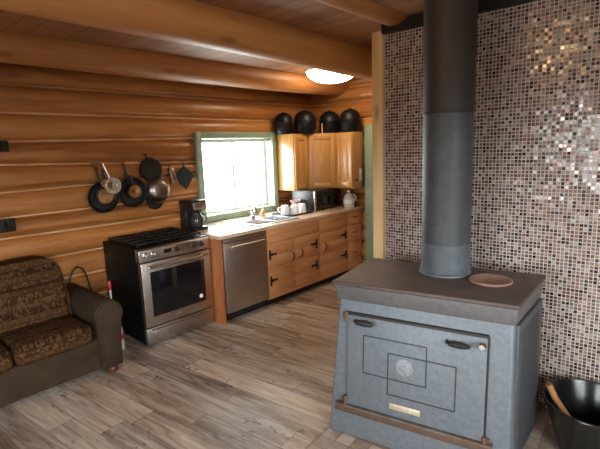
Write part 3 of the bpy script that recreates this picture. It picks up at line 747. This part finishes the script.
skillet('skillet', 'large black skillet hanging leftmost at the back of the cookware', -.005, 1.365, .150, -.045, 1.665, M['castiron'], M['castiron'], y=.605, depth=.045)
skillet('skillet', 'small skillet with copper coloured inside hanging over the large black skillet', .008, 1.380, .100, -.005, 1.640, M['copper'], M['castiron'], y=.545, depth=.035)
skillet('saucepan', 'shiny silver saucepan hanging with its base facing the room, left of the cookware', .040, 1.478, .086, -.030, 1.690, M['alu'], M['alu'], y=.505, depth=.075, handle=M['steel_dull'], bottom=True)
skillet('skillet', 'large dark skillet hanging in the middle with handle upright', .292, 1.385, .150, .225, 1.690, M['castiron'], M['castiron'], y=.605, depth=.05)
skillet('saucepan', 'small copper bottomed pan hanging in front of the large middle skillet', .280, 1.398, .072, .262, 1.560, M['copper'], M['castiron'], y=.55, depth=.06, bottom=True)
skillet('skillet', 'round black pan hanging topmost right of the middle skillets', .528, 1.600, .122, .470, 1.765, M['castiron'], M['castiron'], y=.60, depth=.045, bottom=True)
skillet('skillet', 'black round lid hanging lowest behind the silver lid', .560, 1.275, .100, .560, 1.50, M['castiron'], M['castiron'], y=.640, depth=.030)  # lower hanging lid, given the shape of a skillet
t = thing('hanging_lid', 'wide smoky silver lid hanging with its dome facing the room', 'bowl', (.565,.552,1.385))  # hanging pot lid, built in the shape of a bowl
MB().lathe([(q*.9, h) for q, h in [(.150,0),(.155,.003),(.150,.008),(.143,.030),(.120,.062),(.085,.078),(.080,.080),(0,.080)]], (0,0,0), (0,-1,.06), 40).obj('lid_body', M['steel_dull'], t)
MB().tube([(-.05,0,.125),(-.045,.0,.160),(0,0,.172),(.045,.0,.160),(.05,0,.125)], .005, 8).tube([(0,-.006,.166),(0,.12,.172)], .0035, 6).obj('hanging_ring', M['blackmet'], t)
t = thing('grater', 'silver metal grater hanging between pot lid and dark pot holder', 'grater', (.745,.560,1.440))
g = MB().hexa([(-.020,-.05,0),(.056,-.05,0),(.056,.0,0),(-.020,.0,0),(-.045,-.042,.165),(.012,-.042,.165),(.012,-.006,.165),(-.045,-.006,.165)], .003)
g.obj('body', M['alu'], t)
m = MB()
for i in range(3):
    for j in range(6): m.lathe([(.005,0),(.005,.003),(0,.004)], (.004+.018*i-.0045*j, -.0475+.001*j, .025+.022*j), (0,-1,0), 8)
m.obj('cutting_teeth', M['steel'], t)
MB().tube([(-.035,-.025,.163),(-.030,-.025,.195),(-.008,-.025,.195),(.002,-.025,.163)], .004, 6).tube([(-.02,-.03,.193),(-.02,.13,.20)], .0035, 6).obj('handle', M['blackmet'], t)
t = thing('pot_holder', 'dark teal square pot holder hanging by one corner left of the window', 'pot holder', (.962,.645,1.485))
q = .138
MB().prism([(0,q),(q*.93,.012),(.012,-q),(-q*.95,0)], lambda a,b:(a,-.016,b), lambda a,b:(a,.0,b), .006, 3).obj('pad', M['teal'], t)
MB().tube([(-.006,-.008,q-.01),(-.010,-.008,q+.025),(0,-.008,q+.035),(.008,-.008,q+.022),(.004,-.008,q-.01)], .004, 6).obj('loop', M['teal'], t)
MB().tube([(0,-.014,q+.026),(0,.05,q+.03)], .003, 6).obj('nail', M['blackmet'], t)

# black iron brackets at the left edge
def bracket(x, z, label, s=1.0):
    t = thing('wall_hook_rack', label, 'hook', (x,.655,z), group='black iron racks on the log wall')
    MB().box(-.22*s,.0,-.02,.02,-.045*s,.045*s,.008).obj('back_plate', M['blackmet'], t)
    for k in range(2):
        xx = -.06*s-.11*s*k
        MB().tube([(xx,-.018,.02*s),(xx,-.05,.0),(xx,-.085,-.02*s),(xx,-.10,.01*s),(xx,-.095,.045*s)], [.010,.010,.010,.010,.014], 8).obj('hook', M['blackmet'], t)
    return t
bracket(-.715, 1.865, 'small black iron hook rack high on the log wall at left edge')
bracket(-.745, 1.205, 'larger black iron hook rack on the log wall above the sofa back', 1.25)

# ------------------------------------------------------------------ sofa
t = thing('sofa', 'brown sofa with striped tapestry cushions and rolled suede arms', 'sofa', (0,0,0))
SR, SF, SBK = -.325, -.235, .60      # right outer side, front, back
AW = .225
SL = SR-2*AW-3*.555
fr = MB(); fr.box(SL+.02,SR-.02,SF+.03,SBK,.055,.31,.02,3); fr.obj('base', M['suede'], t)
def arm(xo, s):
    """rolled arm: outline in (x,z), swept along y"""
    xi = xo - s*AW; xc = xo - s*.092; zc = .495; r = .118
    pts = [(xi+s*.035,.048),(xi+s*.030,.40)]
    pts += [(xc - s*r*math.cos(a), zc + r*math.sin(a)) for a in [-.35+i*(PI+.75)/14 for i in range(15)]]
    pts += [(xo-s*.020,.38),(xo-s*.018,.048)]
    m = MB().prism(pts, lambda a,b_:(a,SF,b_), lambda a,b_:(a,SBK-.02,b_-.0), .014, 3)
    o = m.obj('arm', M['suede'], t, smooth=50)
    pp = [(xc + (a-xc)*.86, .065 + (b_-.048)*.955) for a, b_ in pts]
    MB().prism(pp, lambda a,b_:(a,SF-.012,b_), lambda a,b_:(a,SF+.004,b_), .005, 2).obj('front_panel', M['suede'], o, smooth=50)
    return o
arm(SR, 1); arm(SL, -1)
cw = .555
for i in range(3):
    xa = SR-AW-cw*(i+1); 
    MB().box(xa+.004,xa+cw-.004,SF+.0,.34,.295,.455,.045,4).obj('seat_cushion', M['sofapat'], t, smooth=60)
# back: one padded back with rounded shoulders, leaning
def back_pt(x, y, z): return (x, y + (z-.42)*.22, z)
pts = []
xl, xr = SL+.22, SR-.265
zt = .935
pts = [(xl,.40),(xr+.06,.40),(xr+.075,.60),(xr+.05,.78)]
pts += [(xr-.10+.15*math.cos(a), zt-.14+.14*math.sin(a)) for a in [i*PI/2/6 for i in range(1,7)]]
pts += [(xl+.10-.15*math.sin(a), zt-.14+.14*math.cos(a)) for a in [i*PI/2/6 for i in range(0,7)]]
pts += [(xl-.07,.60)]
MB().prism(pts, lambda a,b_:back_pt(a,.225,b_), lambda a,b_:back_pt(a,.43,b_), .05, 4).obj('back', M['sofapat'], t, smooth=60)
for i in range(3):
    xa = SR-AW-cw*(i+1)
    m = MB(); z0_, z1_ = .44, .74
    m.hexa([back_pt(xa+.006,.16,z0_),back_pt(xa+cw-.006,.16,z0_),back_pt(xa+cw-.006,.30,z0_),back_pt(xa+.006,.30,z0_),back_pt(xa+.006,.165,z1_),back_pt(xa+cw-.006,.165,z1_),back_pt(xa+cw-.006,.26,z1_),back_pt(xa+.006,.26,z1_)], .045, 4)
    m.obj('back_cushion', M['sofapat'], t, smooth=60)
for x in (SL+.10, SR-.10):
    for y in (SF+.035, SBK-.08):
        MB().lathe([(.030,0),(.042,.006),(.046,.022),(.042,.040),(.042,.056)], (x,y,0), (0,0,1), 20).obj('bun_foot', M['feet'], t)
# things behind the sofa arm
c = MB().tube([(-.385,.640,.012),(-.390,.640,.30),(-.389,.640,.53),(-.365,.640,.64),(-.335,.640,.70),(-.293,.640,.731),(-.245,.640,.70),(-.215,.640,.62),(-.190,.640,.48),(-.175,.640,.25),(-.170,.640,.012),(-.08,.640,.012)], .008, 8).obj('power_cord', M['cord'])
tag(c, 'black power cord looping up the log wall behind the sofa arm', 'cord')
t = thing('duster_wand', 'thin white stick with red tip standing between sofa arm and range', 'wand', (-.165,.28,.0))
MB().tube([(0,0,0),(0,0,.54)], .010, 10).obj('stick', M['white'], t)
MB().lathe([(.012,.538),(.016,.548),(.016,.610),(.010,.622),(0,.625)], (0,0,0), (0,0,1), 12).obj('tip', M['red'], t)
t = thing('cleaner_bottle', 'pale plastic bottle with red label on floor beside the sofa arm', 'bottle', (-.200,.17,0))
MB().lathe([(.055,0),(.062,.006),(.062,.16),(.050,.225),(.022,.262),(.020,.29),(0,.29)], (0,0,0), (0,0,1), 22).obj('body', M['pale_plastic'], t)
MB().lathe([(.0628,.10),(.0628,.155)], (0,0,0), (0,0,1), 22, cap=False).obj('label_band', M['red'], t)
MB().lathe([(.024,.285),(.024,.318),(0,.318)], (0,0,0), (0,0,1), 16).obj('cap', M['red'], t)

# ------------------------------------------------------------------ wood stove  (local x = along its front, y = depth)
TH = .191
SO = (.106,-2.112,.010)
t = thing('wood_stove', 'large blue-grey steel wood stove standing on the tiled hearth', 'wood stove', SO, -PI/2+TH)
zo = -.010
# body: front leans forward slightly towards the bottom
B = [(.030,.030),(.983,.030),(1.045,.575),(.030,.575)]
b = MB(); fl = [(-.022,-.018),(.995,-.018),(1.050,.58),(.02,.58)]
lo = [(-.035,-.034,.006),(.996,-.034,.006),(1.075,.580,.006),(.02,.580,.006)]
hi = [(.030,.030,.868),(.983,.030,.868),(1.068,.585,.868),(.030,.585,.868)]
b.hexa([*lo, *hi], .018, 4)
b.obj('firebox_body', M['stove'], t, smooth=50)
# front plane tilt helper: y at height z on the front face
fy = lambda z: -.034 + (z-.006)/(.868-.006)*.064
# top slab with sloping cast edge
tp = MB()
T1 = [(.0,.0),(1.003,.0),(1.090,.622),(-.005,.615)]
tp.prism(T1, lambda a,b_:(a,b_,.945), lambda a,b_:(a,b_,.970), .007, 3)
tp.obj('top_plate', M['stove_top'], t)
ch = MB(); zl, zh = .855, .946
ch.hexa([(.022,.020,zl),(.990,.020,zl),(1.07,.592,zl),(.022,.585,zl),(.008,.008,zh),(.996,.008,zh),(1.080,.610,zh),(.004,.605,zh)], .006, 2)
ch.obj('top_skirt', M['stove_skirt'], t)
# door
dz0, dz1, dx0, dx1 = .225, .775, .098, .868
P = lambda x, z, o: (x, fy(z)-o, z)
def slab(m, x0, x1, z0, z1, o0, o1, bev): m.hexa([P(x0,z0,o1),P(x1,z0,o1),P(x1,z0,o0),P(x0,z0,o0),P(x0,z1,o1),P(x1,z1,o1),P(x1,z1,o0),P(x0,z1,o0)], bev)
m = MB(); slab(m, dx0, dx1, dz0, dz1, -.01, .022, .005)
door = m.obj('fire_door', M['stove'], t)
m = MB()
slab(m, dx0-.004, dx1+.004, dz1+.001, dz1+.014, -.005, .026, .002)
slab(m, dx1+.002, dx1+.009, dz0, dz1, -.005, .012, .002)
m.obj('door_edge', M['stove_line'], door)
def rect(m, x0, x1, z0, z1, w=.005, o=.0255):
    for a in ((x0,x1,z0-w/2,z0+w/2),(x0,x1,z1-w/2,z1+w/2),(x0-w/2,x0+w/2,z0,z1),(x1-w/2,x1+w/2,z0,z1)): slab(m, *a, .021, o, 0)
m = MB(); rect(m, .200, .566, .443, .668); rect(m, .350, .722, .350, .592)
m.obj('door_moulding', M['stove_line'], door, smooth=0)
m = MB(); c0 = P(.445,.528,.022)
m.lathe([(.052,-.002),(.050,.004),(.030,.006),(.0,.007)], c0, (0,-1,.05), 24).lathe([(.014,.006),(.012,.012),(0,.013)], (c0[0],c0[1],c0[2]), (0,-1,.05), 14)
m.obj('cast_emblem', stove_mat('worn_pale_emblem', (.26,.29,.32), rust=(.22,.12,.09), lo=.5, hi=.6, sc_=30), door)
m = MB(); slab(m, .362, .540, .268, .302, .021, .025, .002)
for x in (.372,.530): m.lathe([(.005,0),(.004,.003),(0,.004)], P(x,.285,.025), (0,-1,0), 8)
m.obj('name_plate', M['brass'], door)
def coil_handle(x0, x1, z, name, knob=None):
    h = MB(); n = 90
    c = P(x0, z, .022)
    h.tube([P(x0,z,.020),P(x0,z,.05),P(x0+.012,z,.060),P(x1,z,.062)], .006, 8)
    rr_ = lambda q: .006+.009*math.sin(PI*q)**.6
    h.tube([(x0+.012+(x1-x0-.012)*i/n, fy(z)-.060+math.cos(i*1.05)*rr_(i/n), z+math.sin(i*1.05)*rr_(i/n)) for i in range(n+1)], .0032, 6)
    o = h.obj(name, M['blackmet'], door)
    return o
coil_handle(.150,.268,.752,'coil_handle'); coil_handle(.670,.790,.730,'coil_handle')
MB().lathe([(.012,0),(.012,.02),(.020,.026),(.022,.040),(.014,.052),(0,.054)], P(.848,.745,.020), (0,-1,0), 18).obj('latch_knob', M['chrome'], door)
def hng(x, z, s=1.0):
    m = MB().cyl(P(x,z-.028*s,.020),P(x,z+.028*s,.020),.013*s,14)
    slab(m, x-.03*s, x+.03*s, z-.012*s, z+.012*s, -.002, .012, .002)
    return m.obj('hinge', M['rust'], t)
hng(.088,.765); hng(.088,.245); hng(.872,.232,.9)
# ash lip under the door
m = MB(); slab(m, .022, .915, .208, .221, -.01, .036, .004)
lipo = m.obj('ash_lip', M['stove_lip'], t)
m = MB(); slab(m, .012, .905, .158, .207, -.01, .010, .003)  # dark band painting rust and the shadow under the lip together
m.obj('rusty_shadow_rail', M['rust'], lipo)
# side shield with louvres on the right
sh = MB()
sn = Vector((1.068-.983, .585-.030, 0)).normalized(); nn = Vector((sn.y,-sn.x,0))
def SP(a, z, o): v = Vector((.990,.055,0)) + sn*a + nn*o; return (v.x+(.868-z)*.004, v.y, z)
def sslab(m, a0, a1, z0, z1, o0, o1, bev): m.hexa([SP(a0,z0,o0),SP(a1,z0,o0),SP(a1,z0,o1),SP(a0,z0,o1),SP(a0,z1,o0),SP(a1,z1,o0),SP(a1,z1,o1),SP(a0,z1,o1)], bev)
sslab(sh, .0, .50, .06, .850, -.006, .016, .006)
shield = sh.obj('side_shield', M['stove_side'], t)
m = MB()
for k in range(44): sslab(m, .05, .42, .09+.0165*k, .096+.0165*k, .014, .0195, .001)
m.obj('louvres', M['stove_side'], shield)

# trivet on the stove top
cs, sn_ = math.cos(-PI/2+TH), math.sin(-PI/2+TH)
def S2W(x, y, z): return (SO[0]+cs*x-sn_*y, SO[1]+sn_*x+cs*y, SO[2]+z)
tv = MB().lathe([(.108,0),(.114,.002),(.116,.009),(.112,.013),(.100,.0135),(.096,.011),(0,.011)], (0,0,0), (0,0,1), 40).obj('trivet', M['trivet'], loc=S2W(.822,.36,.9702))
tag(tv, 'round pinkish-brown trivet lying on the stove top right of the pipe', 'trivet')

# stove pipe
t = thing('stove_pipe', 'tall grey stove pipe rising from the stove top to the ceiling', 'pipe', (.662,-2.561,.9805))
R_ = .143
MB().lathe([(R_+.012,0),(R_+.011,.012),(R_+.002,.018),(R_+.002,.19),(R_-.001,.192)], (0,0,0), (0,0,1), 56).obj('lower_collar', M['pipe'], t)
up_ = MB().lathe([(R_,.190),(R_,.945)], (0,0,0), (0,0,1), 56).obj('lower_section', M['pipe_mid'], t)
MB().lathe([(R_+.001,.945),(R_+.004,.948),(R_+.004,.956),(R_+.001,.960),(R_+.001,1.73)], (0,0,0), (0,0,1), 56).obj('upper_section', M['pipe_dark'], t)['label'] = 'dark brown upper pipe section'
for a, z in ((3.75,.80),(3.2,.93),(4.4,.93),(3.75,.97),(4.5,.17)):
    MB().lathe([(.006,0),(.005,.004),(0,.005)], ((R_)*math.cos(a),(R_)*math.sin(a),z), (math.cos(a),math.sin(a),0), 8).obj('screw', M['blackmet'], t)

# ash bucket and stick
BK = (.850,-3.352)
t = thing('ash_bucket', 'black metal ash bucket on the hearth between stove and mosaic wall', 'bucket', (BK[0],BK[1],.011))
MB().lathe([(.155,0),(.160,.004),(.243,.290),(.249,.295),(.249,.303),(.241,.303),(.235,.290),(.152,.010),(0,.008)], (0,0,0), (0,0,1), 56, cap=False).obj('bucket_body', M['ash'], t)
MB().tube([(.248*math.cos(a),.248*math.sin(a),.298) for a in [i*2*PI/48 for i in range(48)]], .006, 8, closed=True).obj('rolled_rim', M['ash'], t)
h = [(.255*math.sin(PI*i/16)*1.0, .255*math.cos(PI*i/16), .275-.03*math.sin(PI*i/16)) for i in range(17)]
MB().tube(h, .005, 8).obj('bail_handle', M['ash'], t)
for q in (-1,1): MB().lathe([(.020,0),(.020,.010),(.010,.014),(0,.014)], (0,q*.232,.275), (0,q,0), 12).obj('handle_ear', M['ash'], t)
t = thing('fire_shovel', 'wooden handled shovel leaning inside the black ash bucket', 'shovel', (BK[0],BK[1],.02))
MB().tube([(.01,.05,.06),(-.045,.180,.27),(-.058,.214,.350)], [.014,.018,.019], 12).obj('handle', M['handlewood'], t)
MB().hexa([(-.02,-.075,.004),(.075,-.06,.004),(.075,.0,.012),(-.0,.01,.012),(-.02,-.075,.010),(.075,-.06,.010),(.055,.01,.075),(.0,.02,.075)], .002).obj('scoop', M['ash'], t)

# ------------------------------------------------------------------ daylight and lamps
w = bpy.data.worlds.new('overcast'); sc.world = w; w.use_nodes = True
wt = w.node_tree; bg = wt.nodes['Background']
# overcast sky above; ground brightness made up to steer light: bright kitchen side, dim elsewhere
tc = wt.nodes.new('ShaderNodeTexCoord'); sx = wt.nodes.new('ShaderNodeSeparateXYZ'); wt.links.new(tc.outputs['Generated'], sx.inputs[0])
def wmap(sock, a, b_, lo, hi):
    n = wt.nodes.new('ShaderNodeMapRange'); n.interpolation_type = 'SMOOTHSTEP'
    wt.links.new(sock, n.inputs[0])
    for k, v in zip((1,2,3,4), (a,b_,lo,hi)):
        if isinstance(v, (int,float)): n.inputs[k].default_value = v
        else: wt.links.new(v, n.inputs[k])
    return n.outputs[0]
ground = wmap(sx.outputs[1], .05, .35, 2.5, 17.0)
sky = wmap(sx.outputs[1], .05, .35, 26.0, 22.0)
st_ = wmap(sx.outputs[2], -.06, .10, ground, sky)
bg.inputs[0].default_value = (.92,.96,1.0,1); wt.links.new(st_, bg.inputs[1])
def portal(name, loc, rot, sx, sy):
    l = bpy.data.lights.new(name, 'AREA'); l.shape = 'RECTANGLE'; l.size = sx; l.size_y = sy
    l.cycles.is_portal = True
    o = bpy.data.objects.new(name, l); COL.objects.link(o); o.location = loc; o.rotation_euler = rot; return o
portal('daylight_portal', ((WX0+WX1)/2, 1.02, (WZ0+WZ1)/2), (-PI/2,0,0), WX1-WX0+.1, WZ1-WZ0+.1)
portal('daylight_portal', (X0-.32, (LW[0]+LW[1])/2, (LW[2]+LW[3])/2), (0,-PI/2,0), LW[3]-LW[2]+.1, LW[1]-LW[0]+.1)
portal('daylight_portal', ((FW[0]+FW[1])/2, YF-.32, (FW[2]+FW[3])/2), (PI/2,0,0), FW[1]-FW[0]+.1, FW[3]-FW[2]+.1)

# ------------------------------------------------------------------ camera
f_px, yaw, pitch, roll, cx, cy, cz = 445.3181, .8336, .1692, -.0358, -1.9043, -3.6936, 1.7614
F = Vector((math.sin(yaw)*math.cos(pitch), math.cos(yaw)*math.cos(pitch), -math.sin(pitch)))
R = F.cross(Vector((0,0,1))).normalized(); U = R.cross(F)
R2 = R*math.cos(roll)+U*math.sin(roll); U2 = -R*math.sin(roll)+U*math.cos(roll)
cam = bpy.data.cameras.new('camera'); cam.sensor_fit = 'HORIZONTAL'; cam.sensor_width = 36; cam.lens = f_px/600*36; cam.clip_start = .02
co = bpy.data.objects.new('camera', cam); COL.objects.link(co)
co.matrix_world = Matrix(((R2.x,U2.x,-F.x,cx),(R2.y,U2.y,-F.y,cy),(R2.z,U2.z,-F.z,cz),(0,0,0,1)))
sc.camera = co
vs = sc.view_settings
sc.display_settings.display_device = 'sRGB'
vs.view_transform = 'Standard'; vs.look = 'None'; vs.gamma = 1; vs.use_curve_mapping = False
vs.exposure = 0.3
try:
    sc.cycles.use_denoising = True
    sc.cycles.max_bounces = 10; sc.cycles.diffuse_bounces = 6; sc.cycles.transparent_max_bounces = 12
    sc.cycles.sample_clamp_indirect = 8
except Exception: pass
